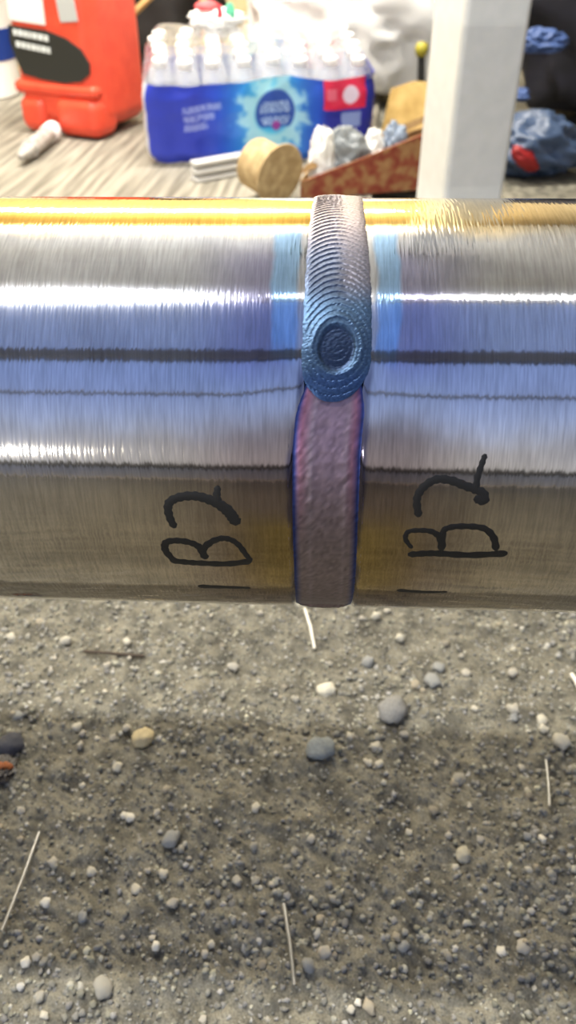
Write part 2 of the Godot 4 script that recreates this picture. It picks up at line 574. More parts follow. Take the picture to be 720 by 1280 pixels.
func build_pipe():
	var o := thing("welded_pipe", "brushed steel pipe with half-finished weld ring, heat tint and B2 written on both sides", "pipe", PIPE_AT)
	o.basis = pipe_basis
	# colour map of the outer face: x from -0.16 to 0.16 m, angle from 100 down to -100 degrees
	var w := 768
	var h := 512
	var streak := noise(0.35, 3, 91)
	var cloud := noise(0.012, 3, 92)
	var bytes := PackedByteArray()
	bytes.resize(w * h * 3)
	var hb := PackedByteArray()
	hb.resize(w * h)
	var k := 0
	for j in h:
		var phi := deg_to_rad(100.0 - 200.0 * j / (h - 1))
		var wm := weld_middle(phi)
		for i in w:
			var x := -0.16 + 0.32 * i / (w - 1)
			var s := streak.get_noise_2d(i * 3.0 + j * 0.05, j * 0.05)
			var cl := cloud.get_noise_2d(i, j * 1.4)
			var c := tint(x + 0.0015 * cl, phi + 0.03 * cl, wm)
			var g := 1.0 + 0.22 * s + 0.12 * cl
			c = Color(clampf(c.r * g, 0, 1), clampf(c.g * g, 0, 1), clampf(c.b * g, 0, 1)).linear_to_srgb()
			bytes[k * 3] = int(c.r * 255.0)
			bytes[k * 3 + 1] = int(c.g * 255.0)
			bytes[k * 3 + 2] = int(c.b * 255.0)
			hb[k] = int(clampf(0.5 + 0.5 * s, 0, 1) * 255.0)
			k += 1
	var steel := mat(Color(1, 1, 1), 0.105, 1.0)
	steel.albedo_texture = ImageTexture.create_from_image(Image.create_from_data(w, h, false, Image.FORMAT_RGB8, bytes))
	steel.texture_repeat = false
	steel.heightmap_enabled = true
	steel.heightmap_texture = ImageTexture.create_from_image(Image.create_from_data(w, h, false, Image.FORMAT_L8, hb))
	steel.heightmap_scale = 0.007
	steel.anisotropy_enabled = true
	steel.anisotropy = 0.5
	var seg := 180
	for s in [-1.0, 1.0]:
		# along the section: far end (wall thickness shown), then up to the joint and down its bevel
		var stops := [[0.9, -0.007], [0.9, 0.0], [0.5, 0.0], [0.2, 0.0], [0.1, 0.0], [0.05, 0.0], [0.02, 0.0], [0.0, 0.0], [-0.0022, -0.0022]]
		var pos := PackedVector3Array()
		var uv := PackedVector2Array()
		for st in stops:
			for j in seg + 1:
				var phi := -PI + TAU * j / seg
				var x: float = weld_middle(phi) + s * (joint_half(phi) - 0.0001 + st[0]) if st[0] < 0.3 else s * st[0]
				var r: float = PIPE_R + st[1]
				pos.append(Vector3(x, r * sin(phi), r * cos(phi)))
				uv.append(Vector2(clampf((x + 0.16) / 0.32, 0.002, 0.998), clampf((100.0 - rad_to_deg(phi)) / 200.0, 0.002, 0.998)))
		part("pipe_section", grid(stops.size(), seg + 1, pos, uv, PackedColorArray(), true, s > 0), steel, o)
	weld_root(o)
	weld_cap(o)
	lettering(o)
	for sx in [-0.6, 0.62]:
		pipe_stand(sx)

func weld_root(o: Node3D):                                 # the purple pass at the bottom of the joint, all the way round
	var seg := 420
	var cols := 25
	var n := noise(900.0, 3, 31)
	var pos := PackedVector3Array()
	var col := PackedColorArray()
	for i in seg + 1:
		var phi := -PI + TAU * i / seg
		var wm := weld_middle(phi)
		for j in cols:
			var u := 2.0 * j / (cols - 1) - 1.0
			var x := wm + u * joint_half(phi)
			var q := absf(u)
			var lip := smoothstep(0.7, 0.86, q) * (1.0 - smoothstep(0.9, 1.0, q))
			var noisy := n.get_noise_3d(x, PIPE_R * sin(phi), PIPE_R * cos(phi))
			var line := exp(-pow((u + 0.42) / 0.07, 2.0)) + exp(-pow((u - 0.5) / 0.06, 2.0))
			var r := PIPE_R - 0.0009 + 0.0009 * smoothstep(0.93, 1.0, q) - 0.0005 * lip + 0.00022 * noisy + 0.00025 * line * (0.5 + noisy) + 0.00005 * sin(phi * PIPE_R / 0.0008 - u * u * 3.0) * (1.0 - q)
			if rad_to_deg(phi) < -78.0:
				r += 0.0016 * (1.0 - q * q)
			pos.append(Vector3(x, r * sin(phi), r * cos(phi)))
			var deg := rad_to_deg(phi)
			var c := Color(0.235, 0.165, 0.205).lerp(Color(0.235, 0.185, 0.185), smoothstep(-5, -40, deg))
			c = c.lerp(Color(0.28, 0.09, 0.14), 0.7 * smoothstep(-38, -6, deg) * smoothstep(0.4, 0.75, q))
			c = c.lerp(Color(0.035, 0.05, 0.17), smoothstep(0.70, 0.82, q))
			c = c.lerp(Color(0.36, 0.29, 0.31), 0.35 * line)
			c *= 1.0 + 0.45 * noisy
			col.append(c)
	var m := mat(Color(1, 1, 1), 0.42, 0.85)
	m.vertex_color_use_as_albedo = true
	part("weld_root", grid(seg + 1, cols, pos, PackedVector2Array(), col), m, o).set_meta("label", "flat purple root pass along the lower half of the joint")

func cap_half(s: float) -> float:                          # half width of the finished bead at arc length s above the crater
	var base := lerpf(0.0113, 0.0093, smoothstep(0.0, 0.08, s))
	if s < -0.004:
		base *= sqrt(maxf(0.0, 1.0 - pow((s + 0.004) / -0.0145, 2.0)))
	return base

func weld_cap(o: Node3D):                                  # the rippled bead, from its crater up over the top
	var phi0 := on_pipe(416, 432).y
	var n := noise(700.0, 3, 33)
	var rows := 800
	var cols := 57
	var s0 := -0.0184
	var s1 := 0.17
	var pos := PackedVector3Array()
	var col := PackedColorArray()
	for i in rows:
		var f := float(i) / (rows - 1)
		var s := s0 + (s1 - s0) * (f * 0.55 + 0.45 * f * f)
		var phi := phi0 + s / PIPE_R
		var hw := cap_half(s)
		var wm := weld_middle(phi) + 0.0001 * sin(s * 700.0)
		for j in cols:
			var u := 2.0 * j / (cols - 1) - 1.0
			var y := u * hw
			var x := wm + y * (1.0 + 0.018 * n.get_noise_2d(s * 0.5, 5.0 * signf(u)))
			var noisy := n.get_noise_2d(x, s)
			var crown := 0.0007 * pow(maxf(0.0, 1.0 - u * u), 0.6)
			if s < 0.0:
				crown *= smoothstep(s0, s0 + 0.006, s)
			# ripples: arcs round the crater near it, arches above it
			var rho := sqrt(pow(s / 1.22, 2.0) + pow(y * (1.0 + 18.0 * maxf(s, 0.0)), 2.0))
			var near := smoothstep(0.024, 0.012, s)
			var ph := rho / 0.0019 + 0.12 * noisy
			var saw := ph - floorf(ph)
			var tooth := (1.0 - saw) * smoothstep(0.0, 0.22, saw)
			var edge := smoothstep(1.0, 0.8, absf(u))
			var strength := lerpf(lerpf(0.0005, 0.00016, smoothstep(-0.1, 0.35, u)), 0.00020, near)
			var bowl := smoothstep(0.0066, 0.0050, sqrt(pow((s + 0.001) / 1.3, 2.0) + y * y))
			var r := PIPE_R + 0.0001 + crown + strength * tooth * edge * (1.0 - bowl) + 0.00005 * noisy - 0.0006 * bowl + 0.0001 * bowl * tooth
			if near > 0.0:
				r += 0.0003 * near * exp(-pow((rho - 0.0082) / 0.0014, 2.0))
			pos.append(Vector3(x, r * sin(phi), r * cos(phi)))
			var c := Color(0.60, 0.52, 0.56)
			c = c.lerp(Color(0.24, 0.30, 0.46), smoothstep(0.058, 0.03, s) * (0.55 + 0.45 * smoothstep(0.4, -0.2, u)))
			c = c.lerp(Color(0.13, 0.23, 0.40), smoothstep(0.026, 0.012, s))
			c = c.lerp(Color(0.10, 0.19, 0.42), smoothstep(-0.006, -0.012, s))
			c = c.lerp(Color(0.045, 0.07, 0.15), 0.9 * bowl)
			var dim := lerpf(0.36, 0.40, near) * lerpf(1.0, 1.25, smoothstep(0.02, 0.04, s) * smoothstep(0.07, 0.05, s))
			c = Color(c.r * dim, c.g * dim, c.b * dim)
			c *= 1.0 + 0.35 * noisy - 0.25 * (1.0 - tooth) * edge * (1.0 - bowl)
			col.append(c)
	var m := mat(Color(1, 1, 1), 0.42, 0.9)
	m.vertex_color_use_as_albedo = true
	part("weld_bead", grid(rows, cols, pos, PackedVector2Array(), col), m, o).set_meta("label", "raised rippled weld bead ending in a dark oval crater")

func smooth_path(p: Array, steps := 6) -> Array:
	var out := []
	for i in p.size() - 1:
		var a: Vector2 = p[maxi(i - 1, 0)]
		var b: Vector2 = p[i]
		var c: Vector2 = p[i + 1]
		var d: Vector2 = p[mini(i + 2, p.size() - 1)]
		for k in steps:
			out.append(b.cubic_interpolate(c, a, d, float(k) / steps))
	out.append(p[-1])
	return out

func stroke(px: Array, w0: float, w1: float) -> ArrayMesh:   # a pen line that lies on the pipe
	var pts := []
	for q in px:
		var h := on_pipe(q[0], q[1])
		pts.append(Vector2(h.x, h.y * PIPE_R))
	var line := smooth_path(pts)
	var n := line.size()
	var pos := PackedVector3Array()
	for i in range(-1, n + 1):
		var k := clampi(i, 0, n - 1)
		var p: Vector2 = line[k]
		var t: Vector2 = (line[mini(k + 1, n - 1)] - line[maxi(k - 1, 0)]).normalized()
		var side := Vector2(-t.y, t.x)
		var hw := 1.3 * lerpf(w0, w1, float(k) / (n - 1)) * (1.0 + 0.12 * sin(k * 1.7)) / 2.0
		if i != k:
			p += t * hw * (0.8 if i > k else -0.8)
			hw *= 0.45
		for j in 5:
			var u := j / 2.0 - 1.0
			var q := p + side * hw * u
			var r := PIPE_R + (0.00012 if absf(u) < 0.9 else 0.00001)
			pos.append(Vector3(q.x, r * sin(q.y / PIPE_R), r * cos(q.y / PIPE_R)))
	return grid(n + 2, 5, pos)

func lettering(o: Node3D):
	var at := Transform3D()
	var strokes := [
		["ink_digit", [[[217, 657], [212, 646], [210, 634], [214, 626], [227, 621], [243, 620], [257, 623], [271, 629], [282, 637], [289, 644], [294, 651]], 0.0021, 0.0032], [[[272, 610], [271, 620], [273, 630]], 0.0017, 0.0024], [[[276, 629], [287, 638], [291, 648]], 0.002, 0.003]],
		["ink_letter", [[[217, 701], [235, 703], [252, 704], [282, 705], [310, 702]], 0.0024, 0.0024], [[[218, 701], [208, 690], [206, 682], [210, 677], [224, 676], [240, 679], [250, 685], [256, 696]], 0.0021, 0.0023], [[[253, 687], [263, 678], [277, 673], [289, 675], [299, 682], [308, 694], [313, 700]], 0.0022, 0.0016]],
		["ink_line", [[[252, 733], [280, 734], [310, 735]], 0.0026, 0.0016]],
		["ink_digit", [[[523, 643], [521, 628], [524, 616], [534, 605], [548, 599], [565, 601], [581, 607], [595, 612], [604, 617], [605, 626], [598, 624]], 0.0020, 0.0026], [[[606, 570], [602, 581], [597, 596], [595, 610]], 0.0014, 0.0018]],
		["ink_letter", [[[514, 693], [532, 692], [550, 692], [586, 694], [630, 692]], 0.0023, 0.0024], [[[514, 684], [507, 674], [510, 665], [525, 663], [541, 665], [550, 673], [552, 686]], 0.0012, 0.0020], [[[553, 684], [554, 665], [564, 659], [586, 658], [606, 661], [617, 672], [620, 686]], 0.0018, 0.0020]],
		["ink_line", [[[500, 738], [528, 740], [556, 740]], 0.0022, 0.0014]],
	]
	for s in strokes:
		var list := []
		for i in range(1, s.size()):
			list.append([stroke(s[i][0], s[i][1], s[i][2]), at])
		part(s[0], join(list), M.ink, o)

func pipe_stand(x: float):                                # outside the picture, under either end of the pipe
	var top := PIPE_AT + pipe_basis * Vector3(x, 0, 0)
	var o := thing("pipe_stand", "grey steel pipe stand under the %s end of the pipe" % ["left" if x < 0 else "right"], "stand", Vector3(top.x, 0, top.z))
	var m := mat(Color(0.35, 0.36, 0.37), 0.5, 0.6)
	part("post", tube([Vector3(0, 0.03, 0), Vector3(0, top.y - 0.138, 0)], 0.02), m, o)
	for s in [-1.0, 1.0]:
		part("arm", tube([Vector3(0, -0.1335 + top.y, 0), Vector3(0, top.y - 0.0135, s * 0.12)], 0.009), m, o)
	part("base", rbox(Vector3(0.3, 0.03, 0.3), 0.006), m, o, Vector3(0, 0.015, 0))

# ------------------------------------------------------------------ post

func build_post():
	var p := on_ground(563, 318)
	var o := thing("square_post", "tall pale grey square steel post standing behind the pipe at right", "post", Vector3(p.x, 0, p.z), 13.0)
	part("shaft", rbox(Vector3(0.108, 2.72, 0.13), 0.010, 3), M.post, o, Vector3(0, 1.365, 0))
	part("base_plate", rbox(Vector3(0.2, 0.012, 0.2), 0.003), M.post, o, Vector3(0, 0.006, 0))

# ------------------------------------------------------------------ clutter behind the pipe

func build_background():
	build_board()
	build_jug()
	build_bucket()
	build_nozzle()
	build_water()
	build_roll_and_bar()
	build_carton()
	build_heap()
	build_right_side()

func build_board():
	var wood := triplanar(mat(Color(1, 1, 1), 0.8), noise_tex(0.02, [[0.0, Color(0.32, 0.30, 0.26)], [0.38, Color(0.46, 0.44, 0.395)], [0.6, Color(0.53, 0.51, 0.46)], [1.0, Color(0.62, 0.60, 0.55)]], 512, 5, 14), Vector3(3.4, 1.0, 0.22))
	var o := part("plywood_board", rbox(Vector3(1.9, 0.015, 1.55), 0.004, 1), wood, self, Vector3(-0.72, 0.012, -2.02))
	o.rotation_degrees.y = -6
	tag(o, "weathered plywood sheet lying on the ground under the red jug", "board")

func build_jug():
	var red := triplanar(mat(Color(1, 1, 1), 0.42), noise_tex(0.02, [[0.0, Color(0.85, 0.27, 0.18)], [1.0, Color(0.91, 0.33, 0.22)]], 256, 4, 4), Vector3.ONE * 3.0)
	var p := on_ground(112, 158, 0.02)
	var o := thing("fuel_jug", "red plastic fuel jug with dark label panel, standing at the left behind the pipe", "jug", Vector3(p.x, 0.02, p.z), -24.0)
	part("body", rbox(Vector3(0.25, 0.40, 0.23), 0.045, 4), red, o, Vector3(0, 0.215, 0))
	# the foot: two lobes with an arched recess between them
	part("foot_lobe", rbox(Vector3(0.085, 0.085, 0.10), 0.028, 3), red, o, Vector3(-0.078, 0.047, 0.078))
	part("foot_lobe", rbox(Vector3(0.135, 0.095, 0.10), 0.03, 3), red, o, Vector3(0.056, 0.05, 0.08))
	part("rim", rbox(Vector3(0.245, 0.03, 0.05), 0.014, 3), red, o, Vector3(-0.002, 0.108, 0.1))
	var dark := mat(Color(0.13, 0.14, 0.13), 0.5)
	var poly := PackedVector2Array()
	for q in [[-0.1, 0.115], [0.0, 0.108], [0.05, 0.092], [0.085, 0.068], [0.103, 0.035], [0.1, 0.008], [0.075, -0.012], [0.03, -0.02], [-0.03, -0.016], [-0.082, -0.006], [-0.095, 0.03], [-0.104, 0.075]]:
		poly.append(Vector2(q[0] * 1.08 + 0.006, q[1] * 0.86))
	var panel := part("label_panel", prism(poly, 0.006), dark, o, Vector3(-0.006, 0.142, 0.117))
	panel.set_meta("label", "dark grey oval label with two lines of white print")
	var pale := mat(Color(0.86, 0.88, 0.87), 0.6)
	for line in [[0.085, -0.09, 0.013], [0.06, -0.088, 0.006]]:
		var list := []
		var x: float = line[1]
		while x < line[2]:
			var w := rng.randf_range(0.008, 0.015)
			list.append([rbox(Vector3(w, 0.013, 0.0015), 0.0005, 1), Transform3D(Basis.from_euler(Vector3(0, 0, -0.08)), Vector3(x + w / 2, line[0] - (x + 0.09) * 0.09, 0.0036))])
			x += w + 0.003
		part("print", join(list), pale, panel)
	part("white_label", rbox(Vector3(0.105, 0.10, 0.004), 0.0015, 1), M.white, o, Vector3(-0.05, 0.298, 0.116), Vector3(0, 0, -3))
	part("grey_sticker", rbox(Vector3(0.05, 0.085, 0.004), 0.0015, 1), mat(Color(0.72, 0.73, 0.72), 0.5), o, Vector3(0.066, 0.298, 0.116), Vector3(0, 0, 5))
	part("handle", tube([Vector3(-0.07, 0.40, 0), Vector3(-0.065, 0.45, 0), Vector3(-0.03, 0.475, 0), Vector3(0.03, 0.475, 0), Vector3(0.065, 0.45, 0), Vector3(0.07, 0.40, 0)], 0.017), red, o)
	part("cap", lathe([[0.0001, 0], [0.03, 0], [0.03, 0.03], [0.027, 0.034], [0.0001, 0.034]]), mat(Color(0.08, 0.08, 0.08), 0.5), o, Vector3(0.09, 0.41, 0.06))

func build_bucket():
	var p := on_ground(-18, 118, 0.02)
	var o := thing("bucket", "white plastic bucket with a blue band at the left edge beside the red jug", "bucket", Vector3(p.x, 0.02, p.z))
	part("body", lathe([[0.0001, 0], [0.10, 0], [0.105, 0.006], [0.122, 0.30], [0.130, 0.302], [0.130, 0.318], [0.122, 0.32], [0.116, 0.31], [0.1, 0.01], [0.0001, 0.01]], 40), M.white, o)
	part("blue_band", lathe([[0.1105, 0.10], [0.1125, 0.10], [0.1178, 0.18], [0.1158, 0.18]], 40), mat(Color(0.05, 0.20, 0.52), 0.5), o)
	part("handle", tube([Vector3(-0.128, 0.3, 0), Vector3(-0.1, 0.24, 0.1), Vector3(0, 0.2, 0.136), Vector3(0.1, 0.24, 0.1), Vector3(0.128, 0.3, 0)], 0.003), mat(Color(0.6, 0.6, 0.6), 0.4, 1.0), o)

func build_nozzle():
	var a := on_ground(28, 196, 0.04)
	var b := on_ground(68, 163, 0.04)
	var o := thing("nozzle", "dirty pale grey nozzle tube lying on the board in front of the red jug", "nozzle", Vector3(a.x, 0.043, a.z))
	var d := b - a
	o.rotation.y = atan2(-d.z, d.x)
	var l := d.length()
	var m := triplanar(mat(Color(1, 1, 1), 0.6), noise_tex(0.05, [[0.0, Color(0.5, 0.48, 0.44)], [1.0, Color(0.82, 0.80, 0.78)]], 128, 4, 17), Vector3.ONE * 8.0)
	var turn := Vector3(0, 0, -90)
	part("barrel", lathe([[0.0001, 0.02], [0.014, 0.02], [0.016, 0.03], [0.016, 0.05], [0.019, 0.053], [0.02, l - 0.05], [0.0001, l - 0.05]]), m, o, Vector3.ZERO, turn)
	part("tip", lathe([[0.0001, -0.012], [0.008, -0.01], [0.011, 0.0], [0.011, 0.022], [0.0001, 0.022]]), m, o, Vector3.ZERO, turn)
	part("collar", lathe([[0.0001, 0.05], [0.0215, 0.05], [0.0215, 0.062], [0.0001, 0.062]]), m, o, Vector3.ZERO, turn)
	part("cap", lathe([[0.0001, l - 0.055], [0.022, l - 0.05], [0.022, l - 0.012], [0.016, l], [0.0001, l]]), mat(Color(0.95, 0.95, 0.94), 0.5), o, Vector3.ZERO, turn)

func film_picture() -> ImageTexture:                       # the print on the shrink film
	var w := 512
	var h := 168
	var im := Image.create(w, h, false, Image.FORMAT_RGB8)
	var n := noise(0.03, 3, 55)
	for j in h:
		for i in w:
			var u := float(i) / w
			var v := float(j) / h
			if u < 0.012:
				im.set_pixel(i, j, Color(0.8, 0.81, 0.84))
				continue
			var c := Color(0.17, 0.24, 0.72).lerp(Color(0.13, 0.34, 0.82), smoothstep(0.2, 0.4, u))
			var bright := smoothstep(0.24, 0.0, absf(u - 0.53))
			c = c.lerp(Color(0.22, 0.68, 0.88), bright)
			c = c.lerp(Color(0.14, 0.18, 0.60), smoothstep(0.74, 0.80, u))
			# pale splash round a dark dome
			var wob := 0.12 * sin(atan2(v - 0.42, (u - 0.55) * 2.6) * 9.0) + 0.2 * n.get_noise_2d(i, j)
			var r := Vector2((u - 0.55) / 0.145, (v - 0.42) / 0.46).length()
			c = c.lerp(Color(0.72, 0.90, 0.95), 0.8 * smoothstep(1.15 + wob, 0.8 + wob, r) * smoothstep(0.4, 0.62, r))
			var dome := Vector2((u - 0.56) / 0.085, (v - 0.40) / 0.27).length()
			c = c.lerp(Color(0.14, 0.30, 0.66), smoothstep(1.05, 0.92, dome) * smoothstep(0.60, 0.55, v))
			if dome < 0.78:
				var wv := absf(sin(u * 150.0 + 3.0 * n.get_noise_2d(i * 0.6, j * 2.0)))
				if absf(v - 0.34) < 0.07 or absf(v - 0.50) < 0.05:
					c = c.lerp(Color(0.75, 0.84, 0.95), 0.75 * smoothstep(0.35, 0.6, wv))
			c = c.lerp(Color(0.62, 0.16, 0.55), 0.8 * smoothstep(1.0, 0.6, Vector2((u - 0.565) / 0.022, (v - 0.56) / 0.07).length()))
			# slanted lines of pale print at the left
			for row in 3:
				var yy := 0.30 + 0.115 * row + (u - 0.17) * -0.25
				if u > 0.165 and u < 0.33 - 0.03 * row and absf(v - yy) < 0.042:
					var q := absf(sin(u * 230.0 + row * 2.0 + 4.0 * n.get_noise_2d(i * 0.8, j * 1.5)))
					c = c.lerp(Color(0.74, 0.78, 0.92), 0.7 * smoothstep(0.3, 0.55, q))
			# red square with a pale disc
			if u > 0.77 and u < 0.95 and v < 0.36:
				c = Color(0.82, 0.14, 0.30)
				c = c.lerp(Color(0.86, 0.80, 0.88), smoothstep(1.1, 0.85, Vector2((u - 0.885) / 0.032, (v - 0.19) / 0.115).length()))
				if u < 0.83 and u > 0.785 and absf(v - 0.17) < 0.07:
					c = c.lerp(Color(0.9, 0.55, 0.62), 0.6)
			if u > 0.85 and u < 0.93 and v > 0.40 and v < 0.58:
				c = Color(0.50, 0.58, 0.80)
			im.set_pixel(i, j, c)
	return ImageTexture.create_from_image(im)

func build_water():
	var o := thing("water_pack", "shrink-wrapped pack of water bottles in blue printed film behind the pipe", "bottled water", Vector3(-0.078, 0.038, -1.845), 9.0)
	o.rotation_degrees = Vector3(5, 6, 0)
	tag(part("wood_block", rbox(Vector3(0.3, 0.02, 0.06), 0.004, 1), mat(Color(0.5, 0.4, 0.27), 0.8), self, Vector3(-0.1, 0.0305, -1.965), Vector3(0, 6, 0)), "wood block propping up the back of the bottled water", "wood block")
	var clear := glass(Color(0.95, 0.97, 1.0), 0.16, 0.05)
	var cap := mat(Color(0.95, 0.95, 0.95), 0.45)
	var body := lathe([[0.0001, 0.002], [0.024, 0.0], [0.031, 0.006], [0.031, 0.035], [0.0295, 0.04], [0.031, 0.045], [0.031, 0.075], [0.0295, 0.08], [0.031, 0.085], [0.031, 0.125], [0.0285, 0.145], [0.021, 0.166], [0.0135, 0.178], [0.0125, 0.19], [0.0125, 0.2]], 20)
	var top := lathe([[0.0001, 0.186], [0.0155, 0.186], [0.0155, 0.2], [0.0145, 0.203], [0.0001, 0.203]], 16)
	var wob := noise(3.0, 2, 71)
	for i in 8:
		for j in 5:
			var x := (i - 3.5) * 0.0632
			var z := (j - 2) * 0.0632
			var b := part("bottle", body, clear, o, Vector3(x, 0.003 + 0.006 * absf(wob.get_noise_2d(i, j)), z), Vector3(rng.randf_range(-2, 2), 0, rng.randf_range(-2, 2)))
			part("cap", top, cap, b)
	# printed film round the lower part
	var print_ := mat(Color(1, 1, 1), 0.32)
	print_.albedo_texture = film_picture()
	print_.texture_repeat = false
	var hx := 0.258
	var hz := 0.163
	var ring := []                                     # round the pack: back left, front left, front right, back right
	var r := 0.03
	for k in 9:
		ring.append(Vector2(-hx, lerpf(-hz + r, hz - r, k / 8.0)))
	for k in range(1, 6):
		var a := PI - PI / 2 * k / 6.0
		ring.append(Vector2(-hx + r + r * cos(a), hz - r + r * sin(a)))
	for k in 41:
		ring.append(Vector2(lerpf(-hx + r, hx - r, k / 40.0), hz))
	for k in range(1, 6):
		var a := PI / 2 - PI / 2 * k / 6.0
		ring.append(Vector2(hx - r + r * cos(a), hz - r + r * sin(a)))
	for k in 9:
		ring.append(Vector2(hx, lerpf(hz - r, -hz + r, k / 8.0)))
	for k in 21:
		ring.append(Vector2(lerpf(hx, -hx, k / 20.0), -hz))
	ring.append(Vector2(-hx, -hz + r))
	var crease := noise(9.0, 3, 72)
	crease.fractal_type = FastNoiseLite.FRACTAL_RIDGED
	var rows := 22
	var pos := PackedVector3Array()
	var uv := PackedVector2Array()
	for i in rows:
		var f := float(i) / (rows - 1)
		for q in ring:
			var out: float = 1.0 + 0.014 * crease.get_noise_3d(q.x, f * 0.25, q.y) - 0.02 * smoothstep(0.8, 1.0, f) - 0.05 * smoothstep(0.12, 0.0, f)
			var scallop: float = 0.0022 * cos(q.x / 0.0632 * TAU + PI) if absf(q.y - hz) < 0.001 else 0.0
			var topy: float = 0.172 - 0.018 * exp(-pow((q.x + 0.16) / 0.06, 2.0)) + 0.006 * sin(q.x * 30.0)
			pos.append(Vector3(q.x * out, 0.002 + f * topy, q.y * out + scallop + 0.001))
			uv.append(Vector2(clampf((q.x + hx) / (2 * hx), 0.004, 0.996), clampf(1.0 - f, 0.01, 0.99)))
	var film := part("printed_film", grid(rows, ring.size(), pos, uv, PackedColorArray(), true, true), print_, o)
	film.set_meta("label", "blue printed shrink film with a pale splash, dark dome and red square")
	# clear film drawn over the caps
	var rows2 := 30
	var cols2 := 60
	var cp := PackedVector3Array()
	for i in rows2:
		var v := 2.0 * i / (rows2 - 1) - 1.0
		for j in cols2:
			var u := 2.0 * j / (cols2 - 1) - 1.0
			var e := maxf(absf(u), absf(v))
			var y := 0.217 - 0.046 * smoothstep(0.86, 1.0, e) + 0.005 * crease.get_noise_2d(u * 0.5, v * 0.35)
			cp.append(Vector3(u * hx * 0.985, y, v * hz * 0.985))
	part("clear_film", grid(rows2, cols2, cp, PackedVector2Array(), PackedColorArray(), false, true), glass(Color(1, 1, 1), 0.1, 0.12), o)

func build_roll_and_bar():
	# a short bright metal channel lying in front of the water
	var a := on_ground(240, 220, 0.03)
	var b := on_ground(318, 206, 0.03)
	var o := thing("metal_channel", "short bright ribbed metal channel lying in front of the bottled water", "metal bar", (a + b) / 2)
	var d := b - a
	o.rotation.y = atan2(-d.z, d.x)
	o.position.y = 0.02
	var shiny := mat(Color(0.88, 0.88, 0.87), 0.3, 0.3)
	part("web", rbox(Vector3(d.length(), 0.038, 0.006), 0.002), shiny, o, Vector3(0, 0.021, 0))
	for y in [0.004, 0.021, 0.038]:
		part("flange", rbox(Vector3(d.length(), 0.007, 0.03), 0.002), shiny, o, Vector3(0, y, 0.008))
	# a tan roll and the round end that faces the viewer
	var p := on_ground(333, 262, 0.0)
	var roll := thing("tape_roll", "tan roll lying on its side between metal channel and cardboard carton", "roll", Vector3(p.x, 0.081, p.z), -48.0)
	roll.rotation_degrees.z = -9.0
	var tan_ := triplanar(mat(Color(1, 1, 1), 0.8), noise_tex(0.04, [[0.0, Color(0.60, 0.50, 0.34)], [1.0, Color(0.78, 0.69, 0.52)]], 128, 4, 23), Vector3.ONE * 6.0)
	part("body", lathe([[0.02, -0.035], [0.046, -0.035], [0.049, -0.032], [0.049, 0.032], [0.046, 0.035], [0.02, 0.035], [0.02, -0.035]], 36), tan_, roll, Vector3.ZERO, Vector3(0, 0, 90))
	part("core", lathe([[0.014, -0.036], [0.0205, -0.036], [0.0205, 0.036], [0.014, 0.036], [0.014, -0.036]], 24), mat(Color(0.5, 0.42, 0.3), 0.9), roll, Vector3.ZERO, Vector3(0, 0, 90))
	part("end_disc", lathe([[0.0001, 0.0], [0.058, 0.0], [0.06, 0.003], [0.058, 0.007], [0.0001, 0.007]], 36), tan_, roll, Vector3(0.046, 0.004, 0), Vector3(0, 0, 90))

